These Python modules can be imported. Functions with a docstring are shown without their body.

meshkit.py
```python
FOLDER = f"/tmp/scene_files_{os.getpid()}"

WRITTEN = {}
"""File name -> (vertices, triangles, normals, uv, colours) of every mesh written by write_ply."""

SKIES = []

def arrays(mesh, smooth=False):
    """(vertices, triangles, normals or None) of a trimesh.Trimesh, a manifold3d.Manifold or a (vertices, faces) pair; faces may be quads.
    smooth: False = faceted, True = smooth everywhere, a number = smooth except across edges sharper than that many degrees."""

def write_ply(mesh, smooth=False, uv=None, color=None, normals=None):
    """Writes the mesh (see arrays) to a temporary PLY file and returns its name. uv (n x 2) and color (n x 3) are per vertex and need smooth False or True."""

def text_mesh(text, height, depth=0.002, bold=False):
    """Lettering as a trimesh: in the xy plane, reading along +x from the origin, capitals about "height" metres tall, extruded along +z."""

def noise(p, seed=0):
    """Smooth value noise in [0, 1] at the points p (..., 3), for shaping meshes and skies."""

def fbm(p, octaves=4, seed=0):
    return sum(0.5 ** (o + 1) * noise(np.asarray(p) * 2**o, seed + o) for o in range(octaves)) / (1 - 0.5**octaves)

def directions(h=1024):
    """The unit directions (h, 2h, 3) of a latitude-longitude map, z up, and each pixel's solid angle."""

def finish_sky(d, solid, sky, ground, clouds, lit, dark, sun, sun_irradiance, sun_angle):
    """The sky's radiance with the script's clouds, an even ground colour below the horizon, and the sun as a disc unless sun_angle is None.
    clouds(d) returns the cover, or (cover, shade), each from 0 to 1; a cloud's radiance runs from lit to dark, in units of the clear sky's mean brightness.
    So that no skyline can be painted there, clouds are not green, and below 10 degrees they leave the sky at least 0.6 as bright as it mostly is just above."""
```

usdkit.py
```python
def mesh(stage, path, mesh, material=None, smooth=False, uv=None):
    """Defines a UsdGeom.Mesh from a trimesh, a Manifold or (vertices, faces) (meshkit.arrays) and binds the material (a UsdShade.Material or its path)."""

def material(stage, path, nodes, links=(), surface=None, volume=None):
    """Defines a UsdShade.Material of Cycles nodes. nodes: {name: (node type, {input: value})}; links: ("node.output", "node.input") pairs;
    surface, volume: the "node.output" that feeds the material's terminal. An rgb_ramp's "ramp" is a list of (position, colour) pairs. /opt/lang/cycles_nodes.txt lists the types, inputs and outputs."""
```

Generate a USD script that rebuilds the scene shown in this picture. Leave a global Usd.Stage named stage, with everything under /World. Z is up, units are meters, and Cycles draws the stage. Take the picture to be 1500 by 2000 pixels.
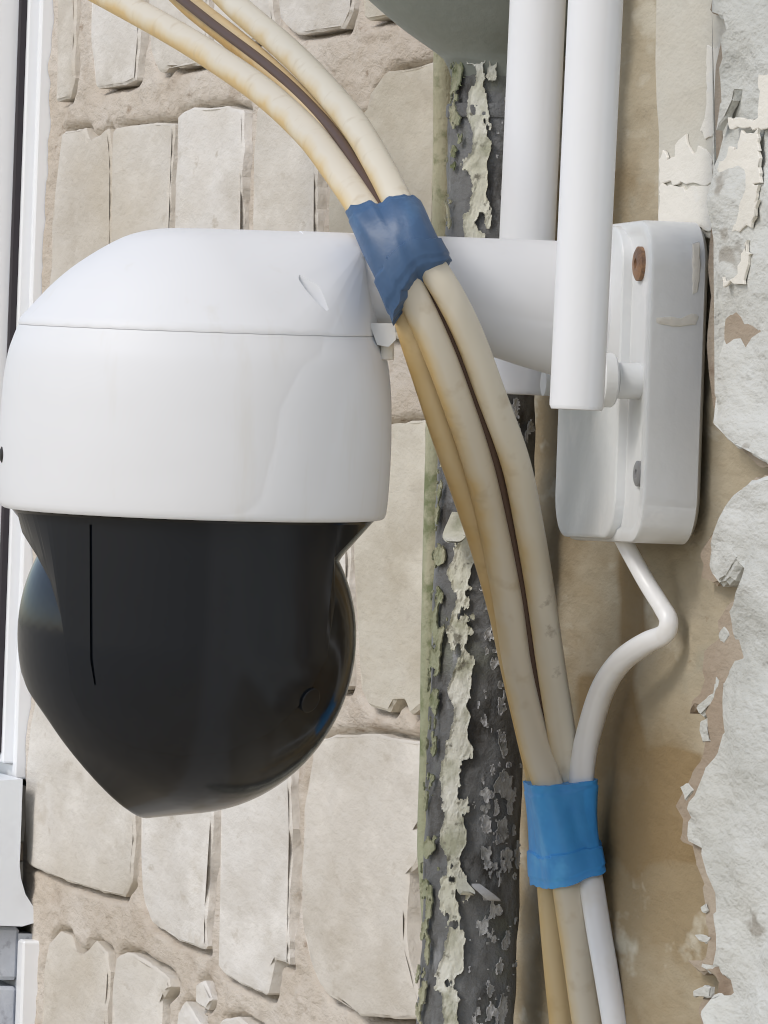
import math, random
import numpy as np
import trimesh, usdkit, meshkit
import manifold3d as m3
import shapely.affinity
from scipy.spatial import Delaunay
from shapely.geometry import Polygon, Point, MultiPoint
from shapely.ops import unary_union
from shapely import contains_xy
from pxr import Usd, UsdGeom, UsdLux, UsdShade, Gf, Sdf

rng = np.random.default_rng(7)
random.seed(7)
stage = Usd.Stage.CreateInMemory()
UsdGeom.SetStageUpAxis(stage, 'Z')
UsdGeom.Xform.Define(stage, '/World')
UsdGeom.Scope.Define(stage, '/World/Looks')

# ---------------------------------------------------------------- camera, sky, sun, exposure
F = 14000.0                       # focal length in pixels of a 1500 x 2000 picture (a strong phone zoom)
ROLL = math.radians(2.0)
CAM = np.array([0.0, 0.0, 3.0])
R_ = np.array([math.cos(ROLL), 0, math.sin(ROLL)])
U_ = np.array([-math.sin(ROLL), 0, math.cos(ROLL)])
F_ = np.array([0.0, 1.0, 0.0])
EXPOSURE = 0.57
cam = UsdGeom.Camera.Define(stage, '/World/Camera')
m = Gf.Matrix4d(*[float(x) for x in (*R_, 0, *U_, 0, *(-F_), 0, *CAM, 1)])
cam.AddTransformOp().Set(m)
cam.CreateHorizontalApertureAttr(36.0)
cam.CreateVerticalApertureAttr(48.0)
cam.CreateFocalLengthAttr(36.0 * F / 1500)
cam.CreateClippingRangeAttr(Gf.Vec2f(0.05, 1000))
cam.CreateExposureAttr(EXPOSURE)

SUN_EL, SUN_AZ = math.radians(42), math.radians(-126)       # azimuth = atan2(x, y) of the direction towards the sun
SKY_STRENGTH, SUN_INTENSITY, SUN_ANGLE = 0.10, 0.22, 15.0
usdkit.material(stage, '/World/Looks/sky_look', {
    'sky': ('sky_texture', {'sky_type': 'single_scattering', 'sun_disc': False, 'sun_elevation': SUN_EL, 'sun_rotation': SUN_AZ, 'altitude': 150.0, 'aerosol_density': 1.6}),
    'tc': ('texture_coordinate', {}),
    'mp': ('mapping', {'scale': (1.0, 1.0, 2.2)}),
    'n': ('noise_texture', {'scale': 1.6, 'detail': 7.0, 'roughness': 0.55}),
    'rp': ('rgb_ramp', {'ramp': [(0.0, (0.55,)*3), (0.36, (0.6,)*3), (0.60, (1.0,)*3), (1.0, (1.0,)*3)]}),
    'hs': ('hsv', {'saturation': 0.8, 'value': 1.15}),
    'mx': ('mix_color', {}),
    'bg': ('background_shader', {'strength': SKY_STRENGTH})},
    [('tc.generated', 'mp.vector'), ('mp.vector', 'n.vector'), ('n.fac', 'rp.fac'), ('sky.color', 'hs.color'), ('rp.color', 'mx.fac'),
     ('sky.color', 'mx.a'), ('hs.color', 'mx.b'), ('mx.result', 'bg.color')], surface='bg.background')
dome = UsdLux.DomeLight.Define(stage, '/World/sky')
UsdShade.MaterialBindingAPI.Apply(dome.GetPrim()).Bind(UsdShade.Material.Get(stage, '/World/Looks/sky_look'))
dome.GetPrim().SetCustomDataByKey('kind', 'structure')
sun = UsdLux.DistantLight.Define(stage, '/World/sun')
sun.CreateIntensityAttr(SUN_INTENSITY); sun.CreateAngleAttr(SUN_ANGLE); sun.CreateNormalizeAttr(True)
sun.CreateColorAttr(Gf.Vec3f(1.0, 0.97, 0.92))
sd = np.array([math.sin(SUN_AZ) * math.cos(SUN_EL), math.cos(SUN_AZ) * math.cos(SUN_EL), math.sin(SUN_EL)])
zx = sd; xx = np.cross([0, 0, 1], zx); xx /= np.linalg.norm(xx); yx = np.cross(zx, xx)
sun.AddTransformOp().Set(Gf.Matrix4d(*[float(x) for x in (*xx, 0, *yx, 0, *zx, 0, 0, 0, 0, 1)]))

# ---------------------------------------------------------------- helpers
def P(u, v, Z):
    """The point at depth Z metres seen at (u, v) of the photograph."""
    return CAM + R_ * ((u - 750) / F * Z) + U_ * ((1000 - v) / F * Z) + F_ * Z

PHI = math.atan(0.2253)                                      # the wall runs this far off the line of sight
D = np.array([math.sin(PHI), -math.cos(PHI), 0.0])           # along the wall, towards the camera
N = np.array([-math.cos(PHI), -math.sin(PHI), 0.0])          # out of the wall
ZH = np.array([0, 0, 1.0])
W0 = P(850, 1000, 1 / 0.4515)

def SZ(u, v, off=0.0):
    """Wall coordinates (s along the wall, z up from W0) of pixel (u, v) on the wall's plane moved out by off."""
    ray = R_ * ((u - 750) / F) + U_ * ((1000 - v) / F) + F_
    t = (np.dot(N, W0 - CAM) + off) / np.dot(N, ray)
    p = CAM + ray * t - W0
    return np.array([np.dot(p, D), p[2]])

def WP(s, z, off):
    s, z, off = np.broadcast_arrays(np.asarray(s, float), np.asarray(z, float), np.asarray(off, float))
    return W0 + s[..., None] * D + z[..., None] * ZH + off[..., None] * N

names = {}
def numbered(path):
    k = names.get(path, -1) + 1
    names[path] = k
    return path if k == 0 else f'{path}_{k:03d}'

BASE = {}
def tag(prim, label=None, cat=None, group=None, kind=None):
    for k, x in (('label', label), ('category', cat), ('group', group), ('kind', kind)):
        if x: prim.SetCustomDataByKey(k, x)
    return prim

def thing(name, base, label, cat, group=None, kind=None):
    path = numbered('/World/' + name)
    x = UsdGeom.Xform.Define(stage, path)
    x.AddTranslateOp().Set(Gf.Vec3d(*map(float, base)))
    BASE[path] = np.asarray(base, float)
    return tag(x.GetPrim(), label, cat, group, kind)

def obj(name, mesh, mat, parent=None, smooth=35, label=None, **kw):
    v, f, _ = meshkit.arrays(mesh)
    base = np.zeros(3)
    root = '/World'
    if parent is not None:
        root = str(parent.GetPath()); top = '/'.join(root.split('/')[:3])
        base = BASE.get(top, np.zeros(3))
    path = numbered(f'{root}/{name}')
    pr = usdkit.mesh(stage, path, (v - base, f), f'/World/Looks/{mat}', smooth=smooth).GetPrim()
    return tag(pr, label, **kw)

def cat_mesh(parts):
    vs, fs, n = [], [], 0
    for p in parts:
        v, f, _ = meshkit.arrays(p)
        vs.append(v); fs.append(f + n); n += len(v)
    return np.vstack(vs), np.vstack(fs)

def spline(pts, n):
    """Catmull-Rom through rows of pts (any columns), n samples evenly spaced along it."""
    p = np.asarray(pts, float)
    p = np.vstack([2 * p[0] - p[1], p, 2 * p[-1] - p[-2]])
    out = []
    for i in range(1, len(p) - 2):
        t = np.linspace(0, 1, 40, endpoint=False)[:, None]
        a, b, c, d = p[i - 1:i + 3]
        out.append(0.5 * (2 * b + (c - a) * t + (2 * a - 5 * b + 4 * c - d) * t ** 2 + (3 * b - 3 * c + d - a) * t ** 3))
    out = np.vstack(out + [p[-2:-1]])
    L = np.r_[0, np.cumsum(np.linalg.norm(np.diff(out[:, :3], axis=0), axis=1))]
    x = np.linspace(0, L[-1], n)
    return np.stack([np.interp(x, L, out[:, k]) for k in range(out.shape[1])], 1)

def frames(path):
    T = np.gradient(path, axis=0); T /= np.linalg.norm(T, axis=1, keepdims=True)
    E2 = np.cross(T, np.array([0, -1.0, 0])); E2 /= np.linalg.norm(E2, axis=1, keepdims=True)   # sideways in the picture
    E3 = np.cross(E2, T)                                                                         # roughly towards the camera
    return T, E2, E3

def rings(R, closed_ends=True):
    """R: (n, k, 3) rings joined into one closed surface."""
    n, k, _ = R.shape
    i = np.arange(n - 1)[:, None] * k; j = np.arange(k)[None]; j2 = (j + 1) % k
    q = np.stack([i + j, i + j2, i + k + j2, i + k + j], -1).reshape(-1, 4)
    f = np.vstack([q[:, [0, 1, 2]], q[:, [0, 2, 3]]])
    v = R.reshape(-1, 3)
    if closed_ends:
        c0, c1 = len(v), len(v) + 1
        v = np.vstack([v, R[0].mean(0), R[-1].mean(0)])
        jj = np.arange(k); j2 = (jj + 1) % k
        f = np.vstack([f, np.stack([np.full(k, c0), j2, jj], 1), np.stack([np.full(k, c1), (n - 1) * k + jj, (n - 1) * k + j2], 1)])
    m_ = trimesh.Trimesh(v, f, process=False)
    if m_.volume < 0: m_.invert()
    return m_

def tube(path, radius, k=20, wob=0.0, seed=0, flat=1.0):
    path = np.asarray(path, float); r = np.broadcast_to(radius, len(path))
    T, E2, E3 = frames(path)
    a = np.arange(k) / k * 2 * np.pi
    off = np.cos(a)[None, :, None] * E2[:, None] + flat * np.sin(a)[None, :, None] * E3[:, None]
    if wob:
        h = meshkit.fbm(path[:, None] * 30 + off * 0.6, 3, seed) - 0.5
        r = r[:, None] * (1 + wob * h)
        return rings(path[:, None] + off * r[..., None])
    return rings(path[:, None] + off * r[:, None, None])

def lathe(profile, centre, k=96, axis=None):
    """profile: (r, z) from one end to the other round the axis through centre."""
    a = np.arange(k) / k * 2 * np.pi
    p = np.asarray(profile, float)
    R = np.stack([p[:, :1] * np.cos(a), p[:, :1] * np.sin(a), np.repeat(p[:, 1:], k, 1)], -1)
    mm = rings(R)
    if axis is not None:
        mm.apply_transform(trimesh.geometry.align_vectors([0, 0, 1], axis))
    mm.apply_translation(centre)
    return mm

def smooth_profile(pts, n=60):
    return spline(np.asarray(pts, float), n)

def box(s0, s1, z0, z1, o0, o1, ch=0.0):
    """A box in wall coordinates with chamfered edges."""
    if ch:
        pts = []
        for a in (0, 1):
            for b in (0, 1):
                for c in (0, 1):
                    x = np.array([(s0, s1)[a], (z0, z1)[b], (o0, o1)[c]]); sg = np.array([1 - 2 * a, 1 - 2 * b, 1 - 2 * c])
                    for k in range(3):
                        q = x.copy(); q += sg * ch; q[k] = x[k]; pts.append(q)
        pts = np.array(pts)
    else:
        pts = np.array([(s, z, o) for s in (s0, s1) for z in (z0, z1) for o in (o0, o1)])
    h = trimesh.convex.convex_hull(pts)
    return trimesh.Trimesh(WP(h.vertices[:, 0], h.vertices[:, 1], h.vertices[:, 2]), h.faces, process=False)

def densify(ring, step):
    out = []
    for a, b in zip(ring, np.roll(ring, -1, 0)):
        n = max(1, int(np.ceil(np.linalg.norm((b - a) * [0.3, 1]) / step)))
        out += [a + (b - a) * i / n for i in range(n)]
    return np.array(out)

def chaikin(ring):
    q = np.asarray(ring, float); nx = np.roll(q, -1, 0)
    return np.stack([0.95 * q + 0.05 * nx, 0.05 * q + 0.95 * nx], 1).reshape(-1, 2)

def slab(poly, off0, off1, step=0.004, jag=0.0008, relief=0.0006, chamfer=0.0012, seed=0, grid=None, scale=90.0, px=True, tilt=(0, 0), soft=True):
    """A broken-edged slab on the wall: poly in pixels (or wall coordinates), from off0 up to off1, with an uneven face."""
    ring = np.array([SZ(u, v, off1) for u, v in poly]) if px else np.asarray(poly, float)
    if Polygon(ring).exterior.is_ccw is False: ring = ring[::-1]
    ring = densify(chaikin(ring) if soft else ring, step)
    h1 = meshkit.fbm(np.c_[ring[:, 0] * scale, ring[:, 1] * scale * 3, np.full(len(ring), seed * 3.3)], 4, seed) - 0.5
    h2 = meshkit.fbm(np.c_[ring[:, 0] * scale, ring[:, 1] * scale * 3, np.full(len(ring), seed * 3.3 + 50)], 4, seed + 9) - 0.5
    ring = ring + np.c_[h1 * jag * 8, h2 * jag * 4]
    pg = Polygon(ring)
    if not pg.is_valid:
        pg = pg.buffer(0)
        if pg.geom_type != 'Polygon': pg = max(pg.geoms, key=lambda g: g.area)
    ring = np.array(pg.exterior.coords)[:-1]
    if not pg.exterior.is_ccw: ring = ring[::-1]
    t = np.roll(ring, -1, 0) - np.roll(ring, 1, 0)
    nrm = np.c_[-t[:, 1], t[:, 0]]; nrm /= np.maximum(np.linalg.norm(nrm, axis=1, keepdims=True), 1e-9)
    inner = ring + nrm * chamfer * np.array([2.0, 1.0])
    ok = contains_xy(pg, inner[:, 0], inner[:, 1]); inner[~ok] = ring[~ok]
    g = grid or step * 2.2
    x0, z0, x1, z1 = pg.bounds
    gx, gz = np.meshgrid(np.arange(x0, x1, g * 2.2), np.arange(z0, z1, g))
    gx = gx + (np.arange(gx.shape[0]) % 2)[:, None] * g * 1.1
    pts = np.c_[gx.ravel(), gz.ravel()] + rng.normal(0, g * 0.12, (gx.size, 2))
    inn = pg.buffer(-chamfer * 1.8 - g * 0.3)
    pts = pts[contains_xy(inn, pts[:, 0], pts[:, 1])] if not inn.is_empty else pts[:0]
    top = np.vstack([inner, pts])
    tri = Delaunay(top * [0.4, 1]).simplices
    c = top[tri].mean(1)
    tri = tri[contains_xy(pg.buffer(1e-5), c[:, 0], c[:, 1])]
    a = top[tri]; ar = (a[:, 1, 0] - a[:, 0, 0]) * (a[:, 2, 1] - a[:, 0, 1]) - (a[:, 2, 0] - a[:, 0, 0]) * (a[:, 1, 1] - a[:, 0, 1])
    tri[ar < 0] = tri[ar < 0][:, ::-1]
    tri = tri[np.abs(ar) > 1e-12]
    rel = (meshkit.fbm(np.c_[top[:, 0] * 28, top[:, 1] * 60, np.full(len(top), seed)], 4, seed + 3) - 0.5) * relief * 4
    mid = top.mean(0)
    tl = (top[:, 0] - mid[0]) * tilt[0] + (top[:, 1] - mid[1]) * tilt[1]
    V = WP(top[:, 0], top[:, 1], off1 + rel + tl)
    k = len(ring)
    rt = (ring[:, 0] - mid[0]) * tilt[0] + (ring[:, 1] - mid[1]) * tilt[1]
    E1 = WP(ring[:, 0], ring[:, 1], off1 - chamfer + rel[:k] + rt)
    E0 = WP(ring[:, 0], ring[:, 1], off0)
    n = len(V); j = np.arange(k); j2 = (j + 1) % k
    quads = np.vstack([np.stack([n + j, n + j2, j2, j], 1), np.stack([n + k + j, n + k + j2, n + j2, n + j], 1)])
    f = np.vstack([tri, quads[:, [0, 1, 2]], quads[:, [0, 2, 3]]])
    return np.vstack([V, E1, E0]), f

# ---------------------------------------------------------------- materials
def look(name, base, rough=0.6, spots=(), bump=(), spec=0.5, extra=None, wall=False):
    """base colour with layers of noise: spots = (scale, detail, low, high, colour, stretch); bump = (scale, distance, stretch)."""
    nodes = {'g': ('geometry', {}), 'p': ('principled_bsdf', {'roughness': rough, 'base_color': base, 'specular_ior_level': spec, **(extra or {})})}
    links = []; last = None
    src = 'g.position'
    if wall:                                                # axes along the wall; patches are longer along it than they are high
        nodes['wr'] = ('mapping', {'rotation': (0, 0, math.pi / 2 - PHI)}); nodes['ws'] = ('mapping', {'scale': (0.34, 1.0, 1.0)})
        links += [('g.position', 'wr.vector'), ('wr.vector', 'ws.vector')]; src = 'ws.vector'
    for i, (sc, det, lo, hi, col, st) in enumerate(spots):
        nodes[f'm{i}'] = ('mapping', {'scale': st, 'location': (3.1 * i, 1.7 * i, 0.4 * i)})
        nodes[f'n{i}'] = ('noise_texture', {'scale': sc, 'detail': det, 'roughness': 0.6})
        nodes[f'r{i}'] = ('rgb_ramp', {'ramp': [(0, (0, 0, 0)), (lo, (0, 0, 0)), (hi, (1, 1, 1)), (1, (1, 1, 1))]})
        nodes[f'x{i}'] = ('mix_color', {'a': base, 'b': col})
        links += [(src, f'm{i}.vector'), (f'm{i}.vector', f'n{i}.vector'), (f'n{i}.fac', f'r{i}.fac'), (f'r{i}.color', f'x{i}.fac')]
        if last: links.append((last, f'x{i}.a'))
        last = f'x{i}.result'
    if name == 'bare_render':                               # an old damp stain, kept on the mesh
        nodes.update({'sa': ('attribute', {'attribute': 'stain'}), 'sn': ('noise_texture', {'scale': 40.0, 'detail': 6.0, 'roughness': 0.65}), 'sm': ('math', {'math_type': 'multiply_add', 'value2': 0.7}), 'ss': ('rgb_ramp', {'ramp': [(0, (0, 0, 0)), (0.42, (0, 0, 0)), (0.80, (0.9, 0.9, 0.9)), (1, (0.9, 0.9, 0.9))]}), 'sx': ('mix_color', {'b': (0.26, 0.185, 0.095)})})
        links += [(src, 'sn.vector'), ('sn.fac', 'sm.value1'), ('sa.fac', 'sm.value3'), ('sm.value', 'ss.fac'), ('ss.color', 'sx.fac'), (last, 'sx.a')]
        last = 'sx.result'
    if last: links.append((last, 'p.base_color'))
    prev = None
    for i, (sc, dist, st) in enumerate(bump):
        nodes[f'bm{i}'] = ('mapping', {'scale': st})
        nodes[f'bn{i}'] = ('noise_texture', {'scale': sc, 'detail': 5.0, 'roughness': 0.6})
        nodes[f'b{i}'] = ('bump', {'distance': dist, 'strength': 1.0})
        links += [(src, f'bm{i}.vector'), (f'bm{i}.vector', f'bn{i}.vector'), (f'bn{i}.fac', f'b{i}.height')]
        if prev: links.append((prev, f'b{i}.normal'))
        prev = f'b{i}.normal'
    if prev: links.append((prev, 'p.normal'))
    usdkit.material(stage, f'/World/Looks/{name}', nodes, links, surface='p.BSDF')

I3 = (1, 1, 1)
UPR = (1.0, 1.0, 0.12)                                      # streaks that run down
BR = [(0.62, 0.585, 0.53), (0.65, 0.62, 0.575), (0.59, 0.55, 0.49), (0.54, 0.50, 0.42)]
for i, c in enumerate(BR):
    look(f'brick_face_{i}', c, 0.9, [(16 + 4 * i, 6, 0.42, 0.70, tuple(np.array(c) * (0.80, 0.77, 0.72)), I3), (45, 5, 0.50, 0.70, tuple(np.array(c) * 1.10), I3), (9, 4, 0.52, 0.70, tuple(np.array(c) * (0.86, 0.82, 0.75)), I3), (110, 5, 0.62, 0.74, (0.46, 0.41, 0.34), I3), (30, 5, 0.60, 0.72, (0.50, 0.45, 0.37), I3)],
         [(180, 0.0009, I3), (60, 0.0010, I3)], 0.2, wall=True)
look('edge_shadow_layer', (0.33, 0.265, 0.20), 0.95, [(24, 6, 0.42, 0.62, (0.40, 0.34, 0.27), I3), (60, 5, 0.55, 0.68, (0.24, 0.18, 0.13), I3)], [(160, 0.0010, I3), (45, 0.003, I3)], 0.15, wall=True)  # brown standing in for the shadow under the broken plaster edge
look('mortar', (0.50, 0.435, 0.36), 0.95, [(24, 6, 0.42, 0.62, (0.57, 0.515, 0.45), I3), (40, 5, 0.55, 0.70, (0.39, 0.32, 0.25), I3), (130, 4, 0.62, 0.74, (0.29, 0.22, 0.16), I3)],
     [(320, 0.0008, I3), (80, 0.0018, I3)], 0.15, wall=True)
look('bare_render', (0.40, 0.345, 0.25), 0.95, [(9, 6, 0.42, 0.58, (0.47, 0.42, 0.34), I3), (11, 5, 0.48, 0.60, (0.29, 0.225, 0.135), I3), (50, 4, 0.56, 0.66, (0.50, 0.46, 0.37), I3), (26, 5, 0.58, 0.68, (0.34, 0.31, 0.235), I3), (160, 4, 0.68, 0.76, (0.28, 0.21, 0.13), I3)],
     [(260, 0.0006, I3), (50, 0.0020, I3)], 0.15, wall=True)
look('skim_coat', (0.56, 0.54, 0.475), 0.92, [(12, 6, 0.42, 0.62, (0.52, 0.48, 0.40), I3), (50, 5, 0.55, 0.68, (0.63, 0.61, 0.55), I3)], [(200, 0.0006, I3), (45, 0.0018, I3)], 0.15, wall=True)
look('white_plaster', (0.545, 0.545, 0.51), 0.9, [(12, 6, 0.45, 0.65, (0.47, 0.475, 0.445), I3), (40, 6, 0.52, 0.66, (0.58, 0.585, 0.56), I3), (70, 3, 0.64, 0.70, (0.36, 0.34, 0.30), I3)],
     [(200, 0.0012, I3), (45, 0.0045, I3)], 0.2, wall=True)
look('light_patch_and_lug', (0.72, 0.69, 0.62), 0.85, [(25, 5, 0.45, 0.65, (0.59, 0.565, 0.50), I3), (90, 4, 0.60, 0.72, (0.70, 0.69, 0.65), I3)], [(200, 0.0006, I3)], 0.2, wall=True)  # cream for the painted light patches and glints, also the lug screw
look('white_plastic', (0.72, 0.725, 0.735), 0.55, [(9, 4, 0.45, 0.75, (0.695, 0.695, 0.70), I3), (90, 5, 0.60, 0.80, (0.675, 0.665, 0.64), UPR)], (), 0.45)
look('plate_plastic', (0.66, 0.67, 0.665), 0.33, [(30, 5, 0.48, 0.68, (0.60, 0.605, 0.60), UPR), (70, 5, 0.58, 0.70, (0.72, 0.72, 0.71), I3)], [(160, 0.0002, I3)], 0.5)
look('black_plastic', (0.006, 0.0075, 0.010), 0.15, [], (), 0.40)
look('black_satin', (0.006, 0.0075, 0.010), 0.17, [], (), 0.38)
look('seam_dark', (0.02, 0.018, 0.016), 0.6)
look('lens_glass', (0.006, 0.006, 0.008), 0.05, spec=0.5)
look('rusty_screw', (0.26, 0.145, 0.075), 0.55, [(300, 4, 0.45, 0.6, (0.14, 0.08, 0.05), I3)], [(900, 0.0003, I3)], 0.4)
def cable_look(name, base, yellow, lit_side):
    """Aged PVC with a skylit pale side and warm underside painted in by primvar."""
    usdkit.material(stage, f'/World/Looks/{name}', {
        'g': ('geometry', {}), 'at': ('attribute', {'attribute': 'lit_side'}), 'n': ('noise_texture', {'scale': 45.0, 'detail': 5.0}), 'n2': ('noise_texture', {'scale': 120.0, 'detail': 5.0}), 'n3': ('noise_texture', {'scale': 20.0, 'detail': 4.0}),
        'ad': ('math', {'math_type': 'add'}), 'su': ('math', {'math_type': 'subtract', 'value2': 0.5}),
        'r': ('rgb_ramp', {'ramp': [(0, yellow), (0.10, yellow), (0.32, base), (0.62, lit_side), (1, lit_side)]}),
        'r2': ('rgb_ramp', {'ramp': [(0, (0, 0, 0)), (0.58, (0, 0, 0)), (0.74, (0.5, 0.5, 0.5)), (1, (0.5, 0.5, 0.5))]}), 'mx': ('mix_color', {'b': tuple(np.array(base) * (0.72, 0.66, 0.58))}),
        'as': ('attribute', {'attribute': 'scuff'}), 'n4': ('noise_texture', {'scale': 230.0, 'detail': 6.0, 'roughness': 0.7}), 'ms': ('math', {'math_type': 'multiply'}), 'r4': ('rgb_ramp', {'ramp': [(0, (0, 0, 0)), (0.36, (0, 0, 0)), (0.56, (0.9, 0.9, 0.9)), (1, (1, 1, 1))]}), 'm4': ('mix_color', {'b': (0.22, 0.17, 0.12)}),
        'b': ('bump', {'distance': 0.0004}), 'p': ('principled_bsdf', {'roughness': 0.5, 'specular_ior_level': 0.4})},
        [('g.position', 'n.vector'), ('g.position', 'n2.vector'), ('g.position', 'n3.vector'), ('at.fac', 'ad.value1'), ('n.fac', 'ad.value2'), ('ad.value', 'su.value1'), ('su.value', 'r.fac'),
         ('n2.fac', 'r2.fac'), ('r2.color', 'mx.fac'), ('r.color', 'mx.a'), ('mx.result', 'm4.a'), ('g.position', 'n4.vector'), ('n4.fac', 'ms.value1'), ('as.fac', 'ms.value2'), ('ms.value', 'r4.fac'), ('r4.color', 'm4.fac'), ('m4.result', 'p.base_color'), ('n3.fac', 'b.height'), ('b.normal', 'p.normal')], surface='p.BSDF')
cable_look('beige_cable_a', (0.61, 0.51, 0.34), (0.58, 0.41, 0.18), (0.63, 0.57, 0.46))
cable_look('beige_cable_b', (0.59, 0.51, 0.37), (0.55, 0.42, 0.22), (0.62, 0.57, 0.465))
cable_look('ochre_cable', (0.58, 0.42, 0.20), (0.55, 0.36, 0.13), (0.60, 0.47, 0.27))
look('white_cable_sheath', (0.80, 0.80, 0.80), 0.35, [(60, 4, 0.55, 0.75, (0.74, 0.72, 0.68), I3)], [(200, 0.0001, I3)], 0.5)
def tape_look(name, base, dark, light):
    look(name, base, 0.42, [(60, 4, 0.40, 0.62, dark, I3), (90, 4, 0.55, 0.70, light, I3)], [(18, 0.0003, (1, 1, 0.5)), (500, 0.0001, I3)], 0.45)
tape_look('navy_tape', (0.050, 0.105, 0.205), (0.042, 0.088, 0.17), (0.068, 0.14, 0.255))
tape_look('sky_blue_tape', (0.06, 0.34, 0.74), (0.05, 0.28, 0.66), (0.09, 0.40, 0.78))
look('pipe_metal', (0.13, 0.13, 0.128), 0.55, [(50, 6, 0.40, 0.62, (0.20, 0.205, 0.21), UPR), (90, 6, 0.50, 0.66, (0.05, 0.045, 0.04), (1, 1, 0.5)), (40, 5, 0.56, 0.70, (0.17, 0.18, 0.145), I3), (110, 6, 0.60, 0.70, (0.27, 0.275, 0.28), (1, 1, 0.4))], [(260, 0.0012, I3)], 0.4)
look('old_paint', (0.60, 0.59, 0.49), 0.75, [(60, 5, 0.42, 0.60, (0.70, 0.69, 0.62), I3), (90, 5, 0.50, 0.66, (0.40, 0.40, 0.30), I3), (200, 4, 0.60, 0.68, (0.20, 0.19, 0.15), I3)], [(300, 0.0008, I3)], 0.3)
look('silver_paint', (0.52, 0.52, 0.52), 0.6, [(80, 5, 0.45, 0.6, (0.40, 0.40, 0.41), I3)], [(300, 0.0006, I3)], 0.4)
look('grey_paint', (0.33, 0.33, 0.32), 0.7, [(60, 5, 0.42, 0.60, (0.42, 0.42, 0.42), I3), (110, 5, 0.55, 0.68, (0.20, 0.20, 0.19), I3)], [(300, 0.0008, I3)], 0.3)
look('green_wire_paint', (0.29, 0.30, 0.20), 0.85, [(70, 5, 0.42, 0.6, (0.42, 0.40, 0.29), UPR), (100, 5, 0.52, 0.64, (0.17, 0.19, 0.10), I3)], [(300, 0.0008, I3)], 0.3)
look('hopper_paint', (0.19, 0.205, 0.18), 0.5, [(24, 5, 0.42, 0.65, (0.23, 0.245, 0.22), I3), (90, 5, 0.60, 0.75, (0.13, 0.14, 0.12), UPR)], [(120, 0.0004, I3)], 0.4)
look('pvc_white', (0.80, 0.81, 0.82), 0.3, [(30, 4, 0.5, 0.75, (0.76, 0.77, 0.78), UPR)], (), 0.5)
look('gasket_rubber', (0.025, 0.02, 0.025), 0.6)
look('sill_metal', (0.74, 0.77, 0.80), 0.35, [(40, 5, 0.5, 0.7, (0.68, 0.70, 0.73), I3)], [(60, 0.0004, I3)], 0.5)
look('grey_panel', (0.42, 0.44, 0.48), 0.55, [(60, 5, 0.45, 0.65, (0.50, 0.52, 0.55), I3), (140, 4, 0.6, 0.7, (0.30, 0.31, 0.34), I3)], [(200, 0.0006, I3)], 0.4)
look('dirt_ground', (0.43, 0.37, 0.27), 0.95, [(0.6, 6, 0.4, 0.6, (0.48, 0.42, 0.33), I3), (3, 6, 0.5, 0.65, (0.34, 0.28, 0.20), I3)], [(12, 0.02, I3)], 0.1)
usdkit.material(stage, '/World/Looks/window_glass', {
    't': ('transparent_bsdf', {'color': (0.9, 0.93, 0.92)}), 'g': ('glossy_bsdf', {'color': (0.9, 0.9, 0.9), 'roughness': 0.02}), 'f': ('fresnel', {'IOR': 1.5}), 'm': ('mix_closure', {})},
    [('f.fac', 'm.fac'), ('t.BSDF', 'm.closure1'), ('g.BSDF', 'm.closure2')], surface='m.closure')
look('room_dark', (0.06, 0.055, 0.05), 0.9)
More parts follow.
